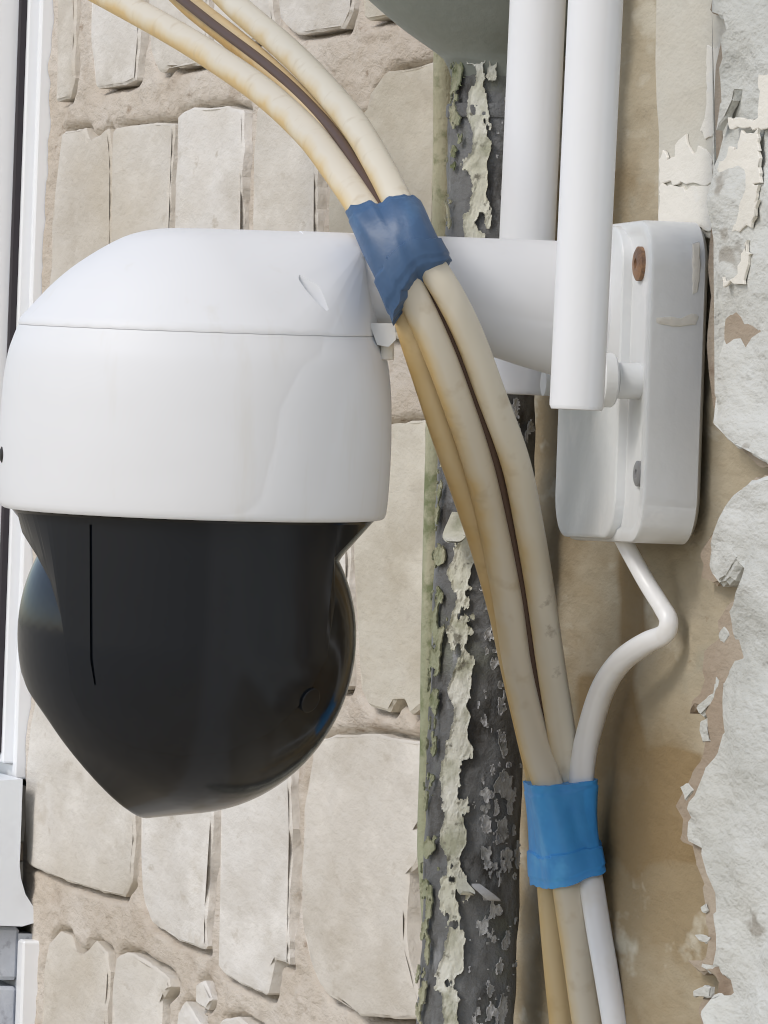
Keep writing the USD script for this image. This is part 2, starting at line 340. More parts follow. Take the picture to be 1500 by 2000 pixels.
usdkit.material(stage, '/World/Looks/far_brick', {
    'g': ('geometry', {}), 'mp': ('mapping', {'rotation': (0, 0, math.pi / 2 - PHI)}), 'sx': ('separate_xyz', {}), 'cx': ('combine_xyz', {}),
    'b': ('brick_texture', {'color1': (0.58, 0.565, 0.54), 'color2': (0.52, 0.50, 0.46), 'mortar': (0.40, 0.34, 0.28), 'scale': 1.0, 'brick_width': 0.14, 'row_height': 0.1, 'mortar_size': 0.006, 'mortar_smooth': 0.2, 'squash_frequency': 1}),
    'bp': ('bump', {'distance': 0.004, 'invert': True}), 'p': ('principled_bsdf', {'roughness': 0.9})},
    [('g.position', 'mp.vector'), ('mp.vector', 'sx.vector'), ('sx.x', 'cx.x'), ('sx.z', 'cx.y'), ('cx.vector', 'b.vector'), ('b.color', 'p.base_color'), ('b.fac', 'bp.height'), ('bp.normal', 'p.normal')], surface='p.BSDF')

# ---------------------------------------------------------------- setting: ground
gv = np.array([(-300, -300, 0), (300, -300, 0), (300, 300, 0), (-300, 300, 0)], float)
g_ = obj('ground', (gv, np.array([[0, 1, 2, 3]])), 'dirt_ground', smooth=False)
tag(g_, kind='structure')

# ---------------------------------------------------------------- the house wall
S_WIN = SZ(108, 100)[0]                    # where the brickwork ends at the window
S_PIPE = SZ(1010, 1000)[0]                 # where brick gives way to render, behind the pipe
S_END = SZ(1900, 1000)[0]
wall = thing('house_wall', (*(W0 + 0.0 * D)[:2], 0.0), 'pale worn brick house wall with peeling white plaster beside the downpipe', 'wall')

def relief_grid(s0, s1, z0, z1, ds, dz, fn):
    s = np.arange(s0, s1 + ds * 0.5, ds); z = np.arange(z0, z1 + dz * 0.5, dz)
    S, Z = np.meshgrid(s, z); V = WP(S, Z, fn(S, Z)).reshape(-1, 3)
    n = len(s); i = (np.arange(len(z) - 1)[:, None] * n + np.arange(n - 1)[None]).ravel()
    q = np.stack([i, i + 1, i + n + 1, i + n], 1)
    return V, np.vstack([q[:, [0, 1, 2]], q[:, [0, 2, 3]]])

def mortar_off(S, Z):
    p = np.stack([S * 22, Z * 40, np.full_like(S, 3.3)], -1)
    q = np.stack([S * 90, Z * 160, np.full_like(S, 8.1)], -1)
    return (meshkit.fbm(p, 4, 5) - 0.5) * 0.0055 + (meshkit.fbm(q, 3, 6) - 0.5) * 0.0022

def render_off(S, Z):
    p = np.stack([S * 16, Z * 22, np.full_like(S, 1.3)], -1)
    q = np.stack([S * 80, Z * 130, np.full_like(S, 5.1)], -1)
    return (meshkit.fbm(p, 4, 15) - 0.5) * 0.0050 + (meshkit.fbm(q, 3, 16) - 0.5) * 0.0016 + 0.0012
bare = obj('bare_render', relief_grid(S_PIPE, S_END, -0.36, 0.36, 0.0045, 0.0022, render_off), 'bare_render', wall, smooth=True)

# the rest of the house behind and around
core = [box(-5.0, 6.0, -3.0, -0.36, -4.0, -0.001), box(-5.0, 6.0, 0.36, 3.5, -4.0, -0.001), box(S_END, 6.0, -0.36, 0.36, -4.0, -0.001), box(S_WIN, S_END, -0.36, 0.36, -4.0, -0.012), box(-5.0, S_WIN - 1.15, -0.36, 0.36, -4.0, -0.001)]
obj('wall_body', cat_mesh(core), 'far_brick', wall, smooth=False)

PROUD = 0.0034
bricks = [
    # first course, cut by the top of the picture
    ([(110, -90), (141, -90), (141, 150), (134, 190), (112, 198)], 2),
    ([(178, -90), (272, -90), (270, 50), (263, 155), (242, 165), (186, 173), (179, 90)], 1),
    ([(284, -90), (402, -90), (400, 124), (345, 132), (330, 122), (318, 140), (306, 140), (290, 96)], 0),
    ([(415, -90), (527, -90), (525, 60), (470, 90), (420, 100)], 1),
    ([(538, -90), (690, -90), (682, 20), (668, 55), (572, 68), (542, 40)], 1),
    ([(704, -90), (850, -90), (848, 20), (710, 40)], 3),
    # second course
    ([(119, 256), (165, 250), (172, 276), (208, 250), (214, 300), (211, 500), (208, 690), (97, 690), (102, 440), (112, 340)], 2),
    ([(223, 250), (290, 240), (337, 240), (334, 300), (329, 430), (324, 690), (214, 690), (220, 400)], 0),
    ([(346, 226), (376, 211), (440, 208), (471, 216), (473, 300), (468, 430), (466, 680), (336, 690), (341, 420)], 1),
    ([(501, 207), (560, 200), (606, 212), (617, 330), (613, 440), (609, 670), (491, 680), (495, 430)], 0),
    ([(645, 300), (658, 240), (712, 225), (722, 182), (756, 140), (800, 135), (852, 116), (847, 440), (842, 640), (800, 668), (740, 655), (638, 660)], 3),
    # third course, mostly behind the camera
    ([(92, 790), (200, 775), (196, 1220), (78, 1225)], 2),
    ([(212, 775), (320, 775), (312, 1245), (206, 1230)], 0),
    ([(334, 770), (436, 770), (430, 1290), (326, 1260)], 1),
    ([(450, 775), (535, 790), (528, 1320), (444, 1300)], 0),
    ([(548, 790), (678, 835), (674, 1200), (668, 1346), (542, 1330)], 1),
    ([(696, 842), (760, 828), (836, 818), (833, 1000), (828, 1378), (802, 1396), (786, 1372), (770, 1362), (754, 1388), (716, 1376), (702, 1352), (692, 1250), (690, 1040)], 3),
    # fourth course
    ([(72, 1305), (200, 1330), (264, 1350), (262, 1600), (254, 1720), (238, 1753), (130, 1722), (56, 1688), (50, 1600), (58, 1420)], 0),
    ([(277, 1380), (412, 1400), (414, 1600), (404, 1700), (399, 1856), (340, 1836), (286, 1800), (274, 1762)], 1),
    ([(438, 1420), (562, 1430), (562, 1560), (556, 1884), (531, 1872), (521, 1946), (440, 1906), (428, 1890), (432, 1700)], 1),
    ([(606, 1450), (650, 1434), (730, 1434), (800, 1448), (828, 1450), (826, 1600), (806, 1615), (818, 1660), (814, 1690), (797, 1704), (795, 1800), (806, 1900), (822, 1960), (818, 1990), (700, 1985), (688, 1962), (640, 1946), (610, 1900), (592, 1820), (587, 1700), (592, 1560)], 2),
    # fifth course, cut by the bottom of the picture
    ([(96, 1838), (112, 1818), (132, 1826), (146, 1862), (158, 1862), (180, 1836), (206, 1862), (210, 1900), (204, 2160), (76, 2160), (86, 1900)], 2),
    ([(228, 1868), (245, 1858), (272, 1872), (326, 1910), (330, 1930), (314, 1952), (308, 2160), (215, 2160), (222, 1950)], 0),
    ([(346, 1975), (360, 1955), (376, 1975), (392, 2000), (400, 2160), (330, 2160), (338, 2030)], 1),
    ([(432, 1992), (462, 1986), (500, 2020), (556, 2040), (556, 2160), (424, 2160)], 1),
    ([(580, 2030), (700, 2055), (815, 2065), (815, 2200), (575, 2200)], 3),
    # a chip left standing in the joint
    ([(381, 1922), (392, 1914), (409, 1952), (398, 1973), (381, 1960)], 1),
    ([(312, -90), (330, -90), (330, -70), (312, -70)], 1),
]
import shapely
brick_area = unary_union([Polygon([SZ(u, v, PROUD) for u, v in p]).buffer(0) for p, _ in bricks[:-1]])
HOLE = Polygon([SZ(u, v, 0) for u, v in [(804, 1700), (846, 1690), (850, 2060), (830, 2060), (812, 1900), (801, 1800)]])
def joint_off(S, Z):
    o = mortar_off(S, Z)
    d_ = shapely.distance(shapely.points(S.ravel() * 0.35, Z.ravel()), shapely.affinity.scale(brick_area, 0.35, 1, origin=(0, 0))).reshape(S.shape)
    return o + np.where(d_ > 0, 0.0018 - 0.0066 * np.exp(-(d_ / 0.0017) ** 2), -0.005) - 0.016 * np.clip(1 - shapely.distance(shapely.points(S.ravel() * 0.35, Z.ravel()), shapely.affinity.scale(HOLE, 0.35, 1, origin=(0, 0))).reshape(S.shape) / 0.0015, 0, 1)
obj('mortar_bed', relief_grid(S_WIN, S_PIPE, -0.36, 0.36, 0.003, 0.0012, joint_off), 'mortar', wall, smooth=True)
for i, (poly, mi) in enumerate(bricks[:-1]):
    obj('brick', slab(poly, -0.006, PROUD + 0.0016 * (rng.random() - 0.5), seed=i + 1, jag=0.0005, relief=0.0007, chamfer=0.0010, step=0.0025, tilt=(rng.normal(0, 0.004), rng.normal(0, 0.008))), f'brick_face_{mi}', wall, smooth=40)
# whole courses above and below the picture
for row in list(range(-3, 0)) + list(range(5, 8)):
    for (u0, u1) in ((112, 205), (215, 325), (338, 470), (485, 640), (655, 830)):
        a, b = SZ(u0, 1000)[0], SZ(u1, 1000)[0]
        zc = SZ(480, 450)[1] - (row - 1) * 0.0985
        sh = 0.0 if row % 2 else 0.05
        obj('brick', slab([(a + sh, zc - 0.043), (b + sh, zc - 0.043), (b + sh, zc + 0.043), (a + sh, zc + 0.043)], -0.006, PROUD, seed=100 + row * 7 + u0, px=False, step=0.008), f'brick_face_{(row + u0) % 4}', wall, smooth=40)

SOFT = [(Polygon([SZ(u, v, 0.001) for u, v in [(1130, 1500), (1190, 1478), (1262, 1486), (1300, 1474), (1360, 1490), (1336, 1560), (1328, 1640), (1366, 1668), (1290, 1660), (1250, 1672), (1236, 1700), (1214, 1662), (1170, 1650), (1130, 1640)]]), 1.0),
        (Polygon([SZ(u, v, 0.001) for u, v in [(1140, 1330), (1230, 1340), (1250, 1470), (1140, 1480)]]), 0.65), (Polygon([SZ(u, v, 0.001) for u, v in [(1215, 1080), (1240, 1080), (1250, 1240), (1225, 1330)]]), 0.7)]
gs, gz = np.meshgrid(np.arange(S_PIPE, S_END + 0.00225, 0.0045), np.arange(-0.36, 0.36 + 0.0011, 0.0022))
stain = np.zeros(gs.size)
for pg_, w_ in SOFT:
    d_ = shapely.distance(shapely.points(gs.ravel() * 0.35, gz.ravel()), shapely.affinity.scale(pg_, 0.35, 1, origin=(0, 0)))
    stain = np.maximum(stain, w_ * np.clip(1 - d_ / 0.0035, 0, 1))
UsdGeom.PrimvarsAPI(bare).CreatePrimvar('stain', Sdf.ValueTypeNames.FloatArray, 'vertex').Set([float(x) for x in stain])

# white plaster, broken away round the camera's base
upper = [(1400, -120), (1400, 0), (1392, 22), (1432, 44), (1416, 70), (1413, 96), (1400, 130), (1402, 210), (1393, 300), (1398, 420), (1392, 520), (1396, 600), (1394, 660), (1393, 780), (1404, 832), (1440, 872), (1492, 905), (1540, 915), (2600, 925), (2600, -120)]
lower = [(1545, 926), (1488, 934), (1456, 956), (1420, 1008), (1390, 1058), (1379, 1086), (1386, 1126), (1408, 1141), (1428, 1142), (1462, 1102), (1464, 1140), (1430, 1186), (1420, 1200), (1416, 1245), (1386, 1275), (1376, 1345), (1353, 1378), (1358, 1398), (1378, 1370), (1393, 1410), (1395, 1462), (1370, 1500), (1360, 1540), (1334, 1570), (1342, 1600), (1334, 1642), (1358, 1652), (1376, 1690), (1386, 1740), (1381, 1782), (1394, 1830), (1391, 1868), (1358, 1886), (1366, 1900), (1404, 1912), (1420, 1926), (1384, 1945), (1376, 1980), (1386, 2010), (1370, 2120), (2600, 2120), (2600, 940)]
def spread(poly, du, seed):
    r = np.random.default_rng(seed)
    return [(u - (du * (0.35 + r.random()) if u < 1540 else 0), v + (r.normal(0, 4) if u < 1540 else 0)) for u, v in poly]
obj('edge_shadow_layer', slab(spread(upper, 9, 1), -0.003, 0.0058, step=0.0016, grid=0.006, jag=0.0009, relief=0.0006, chamfer=0.001, seed=141, scale=160), 'edge_shadow_layer', wall, smooth=30)  # slightly larger brown layer, put in as the shadow outline of the plaster
obj('edge_shadow_layer', slab(spread(lower, 13, 2), -0.003, 0.0056, step=0.0016, grid=0.006, jag=0.0012, relief=0.0006, chamfer=0.001, seed=143, scale=160), 'edge_shadow_layer', wall, smooth=30)
obj('plaster_sheet', slab(upper, -0.002, 0.0085, step=0.0016, grid=0.004, jag=0.0007, relief=0.0024, chamfer=0.0012, seed=41, scale=260), 'white_plaster', wall, smooth=30)
obj('plaster_sheet', slab(lower, -0.002, 0.0080, step=0.0016, grid=0.004, jag=0.0010, relief=0.0024, chamfer=0.0012, seed=43, scale=260), 'white_plaster', wall, smooth=30)
for i, poly in enumerate([
        [(1385, 1085), (1400, 1058), (1425, 1052), (1440, 1085), (1425, 1120), (1405, 1135), (1390, 1118)],
        [(1326, 1540), (1340, 1528), (1350, 1545), (1338, 1560)], [(1362, 1408), (1376, 1400), (1382, 1445), (1366, 1448)],
        [(1356, 1832), (1376, 1826), (1388, 1838), (1362, 1842)], [(1354, 1930), (1392, 1928), (1390, 1944), (1356, 1944)], [(1364, 1770), (1374, 1762), (1378, 1782), (1366, 1786)],
        [(1400, 1240), (1412, 1222), (1424, 1240), (1408, 1262)], [(1408, 200), (1425, 178), (1438, 172), (1432, 195), (1418, 225), (1400, 250)]]):
    obj('plaster_flake', slab(poly, 0.0075 if i in (0, 7) else 0.0055, 0.0095 if i in (0, 7) else 0.0064, step=0.0012, jag=0.0008, relief=0.0005, chamfer=0.0004, seed=60 + i, scale=200, tilt=(0.01, 0.02)), 'white_plaster', wall, smooth=30)
# pale skim coat, then cream patches painted as window light reflected on the wall
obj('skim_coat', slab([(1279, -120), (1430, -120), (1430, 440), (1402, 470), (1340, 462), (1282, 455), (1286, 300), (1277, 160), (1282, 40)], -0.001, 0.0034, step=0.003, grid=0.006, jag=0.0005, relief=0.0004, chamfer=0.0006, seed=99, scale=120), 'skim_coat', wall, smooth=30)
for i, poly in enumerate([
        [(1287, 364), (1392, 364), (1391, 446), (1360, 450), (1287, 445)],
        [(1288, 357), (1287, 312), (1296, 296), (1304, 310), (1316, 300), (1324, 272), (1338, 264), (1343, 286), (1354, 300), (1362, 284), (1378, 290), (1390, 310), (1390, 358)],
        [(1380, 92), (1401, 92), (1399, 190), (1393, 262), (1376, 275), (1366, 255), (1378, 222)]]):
    obj('painted_light_patch', slab(poly, 0.0034, 0.0041, step=0.0012, jag=0.0010, relief=0.0001, chamfer=0.0002, seed=80 + i, scale=420, soft=False), 'light_patch_and_lug', wall, smooth=30)
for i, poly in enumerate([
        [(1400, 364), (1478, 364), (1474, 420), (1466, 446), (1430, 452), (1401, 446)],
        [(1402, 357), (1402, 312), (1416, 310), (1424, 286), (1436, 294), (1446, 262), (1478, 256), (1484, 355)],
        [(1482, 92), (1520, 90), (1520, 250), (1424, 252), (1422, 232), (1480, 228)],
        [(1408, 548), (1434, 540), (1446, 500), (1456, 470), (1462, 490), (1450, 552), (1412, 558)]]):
    obj('painted_light_patch', slab(poly, 0.0088, 0.0096, step=0.0012, jag=0.0010, relief=0.0001, chamfer=0.0002, seed=180 + i, scale=420, soft=False), 'light_patch_and_lug', wall, smooth=30)  # more reflected window light, painted on the plaster as cream patches

# ---------------------------------------------------------------- window at the left
win = thing('window', WP(S_WIN, -0.4, 0), 'white plastic window with dark rubber seal beside the brickwork', 'window')
zb, zt = SZ(40, 1520)[1], 1.0
CH = 0.0007
def frame_bars(w, inner, o0, o1, mat, name):
    s1 = S_WIN - inner; s0 = S_WIN - 1.1 + inner
    z0 = zb + inner; z1 = zt - inner
    fr = [box(s1 - w, s1, z0, z1, o0, o1, CH), box(s0, s0 + w, z0, z1, o0, o1, CH), box(s0 + w, s1 - w, z1 - w, z1, o0, o1 - 0.0002, CH), box(s0 + w, s1 - w, z0, z0 + w, o0, o1 - 0.0002, CH)]
    return obj(name, cat_mesh(fr), mat, win, smooth=False)
frame_bars(0.006, 0.0005, -0.03, 0.0062, 'pvc_white', 'casing')
frame_bars(0.004, 0.0066, -0.03, 0.0104, 'pvc_white', 'frame')
frame_bars(0.003, 0.0107, -0.03, 0.0134, 'gasket_rubber', 'gasket')
frame_bars(0.060, 0.0138, -0.03, 0.0240, 'pvc_white', 'sash')
obj('glass_pane', box(S_WIN - 1.03, S_WIN - 0.073, zb + 0.073, zt - 0.073, 0.004, 0.008), 'window_glass', win, smooth=False)
obj('dark_interior', box(S_WIN - 1.12, S_WIN - 0.003, zb - 0.01, zt + 0.01, -0.05, -0.032), 'room_dark', win, smooth=False)
# sill: an end section pushed along the wall
zs = lambda v: SZ(40, v)[1]
sec = np.array([(0.0085, zs(1511)), (0.075, zs(1540)), (0.078, zs(1760)), (0.074, zs(1794)), (0.0066, zs(1797)), (0.0006, zs(1788)), (0.0006, zs(1770)), (0.0030, zs(1754)), (0.0058, zs(1734)), (0.0078, zs(1704)), (0.0085, zs(1680))])
s1 = S_WIN + 0.032; s0 = S_WIN - 1.16
ep = trimesh.creation.extrude_polygon(Polygon(sec), s1 - s0, engine='earcut')
sm = trimesh.Trimesh(WP(ep.vertices[:, 2] + s0, ep.vertices[:, 1], ep.vertices[:, 0]), ep.faces, process=False)
if sm.volume < 0: sm.invert()
obj('window_sill', sm, 'sill_metal', win, smooth=30)
# grey slatted panel under the sill
vent = thing('vent_panel', WP(S_WIN - 0.02, -0.4, 0), 'grey slatted panel with white edge strip below the window sill', 'panel')
S_V = SZ(80, 1900)[0]
obj('edge_strip', box(S_V - 0.012, S_V, -0.42, zs(1822), -0.003, 0.0078, 0.001), 'pvc_white', vent, smooth=False)
obj('backing', box(S_WIN - 0.8, S_V - 0.0125, -0.42, zs(1812), -0.01, 0.0075), 'grey_panel', vent, smooth=False)
for i in range(9):
    z1 = zs(1799) - i * 0.024
    obj('slat', box(S_WIN - 0.8, S_V - 0.013, z1 - 0.0215, z1, 0.007, 0.019 + 0.001 * (i % 2), 0.0015), 'grey_panel', vent, smooth=False)

# ---------------------------------------------------------------- downpipe with its hopper, peeling paint
pc = WP(SZ(1094, 1000)[0], 0.0, 0.0225)
PR = 0.0138
pipe = thing('downpipe', (pc[0], pc[1], CAM[2] - 0.45), 'old dark metal downpipe with peeling cream paint and grey funnel top', 'downpipe')
zz = np.linspace(-0.45, 0.145, 300); aa = np.arange(64) / 64 * 2 * np.pi
A, ZZ = np.meshgrid(aa, zz)
def pipe_pts(A, ZZ, r):
    return np.stack([pc[0] + r * np.cos(A), pc[1] + r * np.sin(A), CAM[2] + ZZ], -1)
rr = PR + (meshkit.fbm(np.stack([np.cos(A) * 2, np.sin(A) * 2, ZZ * 90], -1), 4, 31) - 0.5) * 0.0016
obj('pipe', rings(pipe_pts(A, ZZ, rr)), 'pipe_metal', pipe, smooth=True)
def peel(seed, thr, mat, a0, a1, lift, zlo=-0.42, zhi=0.14, sc=1.0):
    na, nz = 90, 1700
    a = np.linspace(a0, a1, na); z = np.linspace(zlo, zhi, nz)
    A, ZZ = np.meshgrid(a, z)
    q = np.stack([np.cos(A) * 3.6 * sc, np.sin(A) * 4.6 * sc, ZZ * 120 * sc], -1)
    h = meshkit.fbm(q, 6, seed)
    mid = np.cos((A - (a0 + a1) / 2) / (a1 - a0) * np.pi)
    h = h * 0.75 + 0.25 * mid
    keep = h > thr
    edge = np.clip((h - thr) * 14, 0, 1)
    r = PR + 0.0011 + lift * (1 - edge) + (meshkit.fbm(q * 3, 3, seed + 1) - 0.5) * 0.0008
    V = pipe_pts(A, ZZ, r).reshape(-1, 3); Vi = pipe_pts(A, ZZ, r - 0.0005).reshape(-1, 3)
    kq = keep[:-1, :-1] & keep[1:, :-1] & keep[:-1, 1:] & keep[1:, 1:]
    i = (np.arange(nz - 1)[:, None] * na + np.arange(na - 1)[None])[kq]
    q4 = np.stack([i, i + 1, i + na + 1, i + na], 1); f = np.vstack([q4[:, [0, 1, 2]], q4[:, [0, 2, 3]]])
    f2 = f[:, ::-1] + len(V)
    e = np.vstack([f[:, [0, 1]], f[:, [1, 2]], f[:, [2, 0]]]); es = np.sort(e, 1)
    _, inv, cnt = np.unique(es[:, 0] * 10 ** 7 + es[:, 1], return_inverse=True, return_counts=True)
    b = e[cnt[inv] == 1]; n = len(V)
    sk = np.vstack([np.stack([b[:, 1], b[:, 0], b[:, 0] + n], 1), np.stack([b[:, 1], b[:, 0] + n, b[:, 1] + n], 1)])
    VV = np.vstack([V, Vi]); ff = np.vstack([f, f2, sk])
    used, ff = np.unique(ff, return_inverse=True)
    return VV[used], ff.reshape(-1, 3)
AF = -math.pi / 2                                            # angle that faces the camera
obj('peeling_paint', peel(71, 0.52, 'old_paint', AF - 0.72, AF - 0.02, 0.0007), 'old_paint', pipe, smooth=35, kind='stuff')
obj('peeling_paint', peel(77, 0.66, 'grey_paint', AF - 0.15, AF + 1.4, 0.0006, sc=1.3), 'grey_paint', pipe, smooth=35, kind='stuff')
obj('peeling_paint', peel(83, 0.67, 'silver', AF - 0.3, AF + 1.0, 0.0005, sc=2.0), 'silver_paint', pipe, smooth=35, kind='stuff')
obj('peeling_paint', peel(89, 0.63, 'green', AF - 1.45, AF - 0.6, 0.0006, sc=1.4), 'green_wire_paint', pipe, smooth=35, kind='stuff')
# clamp high on the pipe
obj('joint_band', lathe([(PR - 0.002, 0.1135), (PR + 0.0007, 0.1135), (PR + 0.0011, 0.1142), (PR + 0.0011, 0.1168), (PR + 0.0007, 0.1175), (PR - 0.002, 0.1175)], (pc[0], pc[1], CAM[2]), 48), 'pipe_metal', pipe, smooth=30)
# hopper: a funnel that opens upwards
hp = smooth_profile([(0.0120, 0.120), (0.0150, 0.1285), (0.0175, 0.1315), (0.0300, 0.140), (0.0450, 0.1525), (0.0600, 0.166), (0.0720, 0.178), (0.0735, 0.215), (0.0735, 0.26)], 60)
hp = np.vstack([hp, hp[::-1] + [-0.0015, 0.0]])
hm = lathe(hp, (pc[0], pc[1], CAM[2]), 96)
obj('hopper', hm, 'hopper_paint', pipe, smooth=40)
# curled paint strips hanging off
def curl(u, v, Z, w, l, turn, tw, seed):
    t = np.linspace(0, 1, 14); x = np.linspace(-0.5, 0.5, 5)
    T, X = np.meshgrid(t, x, indexing='ij')
    ang = turn * T
    y = l * np.sin(ang) / max(turn, 1e-3); o = l * (1 - np.cos(ang)) / max(turn, 1e-3)
    ww = w * (0.55 + 0.6 * np.sin(np.pi * T)) * (1 + 0.4 * (meshkit.noise(np.stack([T * 5, X, T * 0 + seed], -1), seed) - 0.5))
    loc = np.stack([X * ww + tw * y, -o, -y], -1)
    n_ = np.stack([0 * T, -np.cos(ang), np.sin(ang)], -1)
    a = P(u, v, Z) + loc; b = a + n_ * 0.0004
    nI, nJ = T.shape
    q = np.array([(i * nJ + j_, i * nJ + j_ + 1, (i + 1) * nJ + j_ + 1, (i + 1) * nJ + j_) for i in range(nI - 1) for j_ in range(nJ - 1)])
    f = np.vstack([q[:, [0, 1, 2]], q[:, [0, 2, 3]]])
    m_ = trimesh.Trimesh(np.vstack([a.reshape(-1, 3), b.reshape(-1, 3)]), np.vstack([f, f[:, ::-1] + nI * nJ]), process=False)
    return m_
ZF = pc[1] - PR - 0.0015
for i, (u, v, w, l, turn, tw, mt) in enumerate([(948, 1742, 0.0035, 0.012, 5.0, 1.2, 'silver_paint'), (898, 1715, 0.004, 0.010, 2.2, 0.5, 'old_paint'), (893, 1000, 0.005, 0.014, 1.6, -0.1, 'old_paint')]):
    obj('paint_curl', curl(u, v, ZF, w, l, turn, tw, i), mt, pipe, smooth=True)

# thin painted wires that run down beside the pipe
def wire(name, pts, r, mat, label, group=None, wob=0.25):
    path = spline([P(*p) for p in pts], 160)
    o = obj(name, tube(path, r, 12, wob, 3), mat, smooth=True)
    return tag(o, label, 'wire', group)
wire('old_wire', [(872, -300, 2.165), (866, 60, 2.165), (862, 400, 2.165), (848, 900, 2.165), (842, 1200, 2.165), (838, 1500, 2.165), (834, 1650, 2.165), (838, 1720, 2.16), (845, 1850, 2.16), (858, 2080, 2.16), (852, 3000, 2.16)], 0.0029, 'green_wire_paint', 'thin old wire crusted with green paint along the left side of the downpipe')
wire('old_wire', [(880, 1690, 2.11), (872, 1760, 2.108), (866, 1880, 2.106), (868, 2080, 2.105), (876, 2500, 2.105), (874, 3000, 2.105)], 0.0019, 'old_paint', 'short cream painted wire emerging at the foot of the downpipe')

# ---------------------------------------------------------------- security camera
ZD = 1.92
K = ZD / F                                                    # metres per photograph pixel at the dome
dome_c = P(377, 1000, ZD)
rootc = thing('security_camera', dome_c, 'white pan and tilt security camera with black ball lens on wall arm', 'security camera')
TILT = math.radians(2.0)
axis = np.array([0, -math.sin(TILT), math.cos(TILT)])
def dl(profile, k=128):                                       # lathe round the dome's own axis, profile in pixels (radius, height above the rim)
    return lathe(np.asarray(profile, float) * K, dome_c, k, axis)
cap_pro = smooth_profile([(353, 360), (347, 372), (326, 392), (297, 428), (250, 471), (190, 512), (138, 538), (78, 551), (0.5, 554)], 50)
cap_low = [(330, 355), (350, 357.5)]
# cap: dome top drawn out into the collar of the arm
cpts = np.vstack([dl(np.vstack([[(0.5, 355.5)], [(352, 355.5)], cap_pro]), 128).vertices])
col_c = P(668, 553, ZD - 0.004)
e_a, e_b = np.array([D[0], D[1], 0]), ZH
ang = np.arange(64) / 64 * 2 * np.pi
colr = []
for (du, r) in ((0, 98), (14, 96), (24, 90), (30, 80)):
    c = col_c + N * (-du * K)
    colr.append(c + r * K * (np.cos(ang)[:, None] * e_a + np.sin(ang)[:, None] * e_b))
hull = m3.Manifold.hull_points(np.vstack([cpts] + colr).astype(float))
# drop-shaped notch
nc = P(617, 572, ZD - 0.049)
def drop(sc, depth):
    pts = []
    for (t, r) in ((-36, 13), (-15, 13), (10, 10), (38, 3)):
        for th in np.arange(20) / 20 * 2 * np.pi:
            x, y = (math.cos(th) * r * sc), (math.sin(th) * r * sc)
            ax = np.array([0.56, -0.83]); px_ = np.array([0.83, 0.56])
            o2 = ax * (t + y) + px_ * x
            for dd in (-depth, depth):
                pts.append(nc + R_ * o2[0] * K + U_ * o2[1] * K + F_ * dd)
    return m3.Manifold.hull_points(np.array(pts, float))
hull = hull.refine_to_length(0.004) if False else hull
cap_surf = trimesh.Trimesh(*[np.asarray(x) for x in (hull.to_mesh().vert_properties[:, :3], hull.to_mesh().tri_verts)], process=False)
# put the notch where the line of sight meets the cap
loc, _, _ = cap_surf.ray.intersects_location([CAM], [(P(617, 572, 1.0) - CAM)])
hit = loc[np.argmin(np.linalg.norm(loc - CAM, axis=1))]
nc = hit
hull = hull - drop(1.0, 0.0022)
obj('cap', hull, 'white_plastic', rootc, smooth=28)
body = np.vstack([[(0.5, 354.8), (350, 354.8), (352.8, 354.8)], smooth_profile([(354, 352), (362, 330), (371, 300), (378, 250), (381, 200), (382.5, 120), (380, 40), (377, 8)], 50), [(374, 1), (369, -2), (364, -1), (361, 6), (352, 30), (0.5, 34)]])
obj('body', dl(body), 'white_plastic', rootc, smooth=40)
skirt = np.vstack([[(0.5, 20), (356, 20)], smooth_profile([(362, 4), (345, -16), (318, -48), (298, -72), (289, -86)], 20), [(282, -92), (0.5, -92)]])
obj('skirt', dl(skirt), 'black_satin', rootc, smooth=40)
# tilting ball with its flat lens face turned down to the left
bc = P(365, 1240, ZD); BRR = 331 * K
fd = -R_ * 0.765 - U_ * 0.625 + F_ * 0.15; fd /= np.linalg.norm(fd)
ex = np.cross(fd, F_); ex /= np.linalg.norm(ex); ey = np.cross(fd, ex)
ico = trimesh.creation.icosphere(6, BRR); sv = ico.vertices + bc
fdist, frad = 292 * K, 170 * K
ft = R_ * 0.63 - U_ * 0.775; ft = ft - fd * (ft @ fd); ft = ft / np.linalg.norm(ft) * 57 * K
th = np.arange(240) / 240 * 2 * np.pi
ring_ = lambda d_, r_: bc + ft + fd * d_ + r_ * (np.cos(th)[:, None] * ex + np.sin(th)[:, None] * ey)
hU = (sv - bc) @ U_; sv = sv + np.where(hU < 0, 0.055 * hU, 0)[:, None] * U_
keep = (sv - bc) @ fd < fdist
ico4 = trimesh.creation.icosphere(4, BRR).vertices + bc
h4 = (ico4 - bc) @ U_; ico4 = ico4 + np.where(h4 < 0, 0.055 * h4, 0)[:, None] * U_
hl_ = trimesh.convex.convex_hull(np.vstack([ico4[(ico4 - bc) @ fd < fdist], ring_(fdist, frad)[::3], ring_(fdist - 8 * K, frad + 5 * K)[::3]]))
pn, pd_ = hl_.face_normals, ((hl_.triangles_center - bc) * hl_.face_normals).sum(1)
unit = trimesh.creation.icosphere(6); dirs = np.asarray(unit.vertices)
rad = np.concatenate([1.0 / np.max((c @ pn.T) / pd_, axis=1) for c in np.array_split(dirs, 60)])
ball = trimesh.Trimesh(dirs * rad[:, None] + bc, unit.faces, process=False)
trimesh.smoothing.filter_taubin(ball, lamb=0.5, nu=0.52, iterations=12)
bprim = obj('ball', ball, 'black_plastic', rootc, smooth=True)
def disc(d0, d1, r0, r1):
    return m3.Manifold.hull_points(np.vstack([ring_(d0, r0), ring_(d1, r1)]))
obj('lens_window', disc(fdist - 0.002, fdist + 0.0003, frad * 0.66, frad * 0.64), 'lens_glass', bprim, smooth=30)
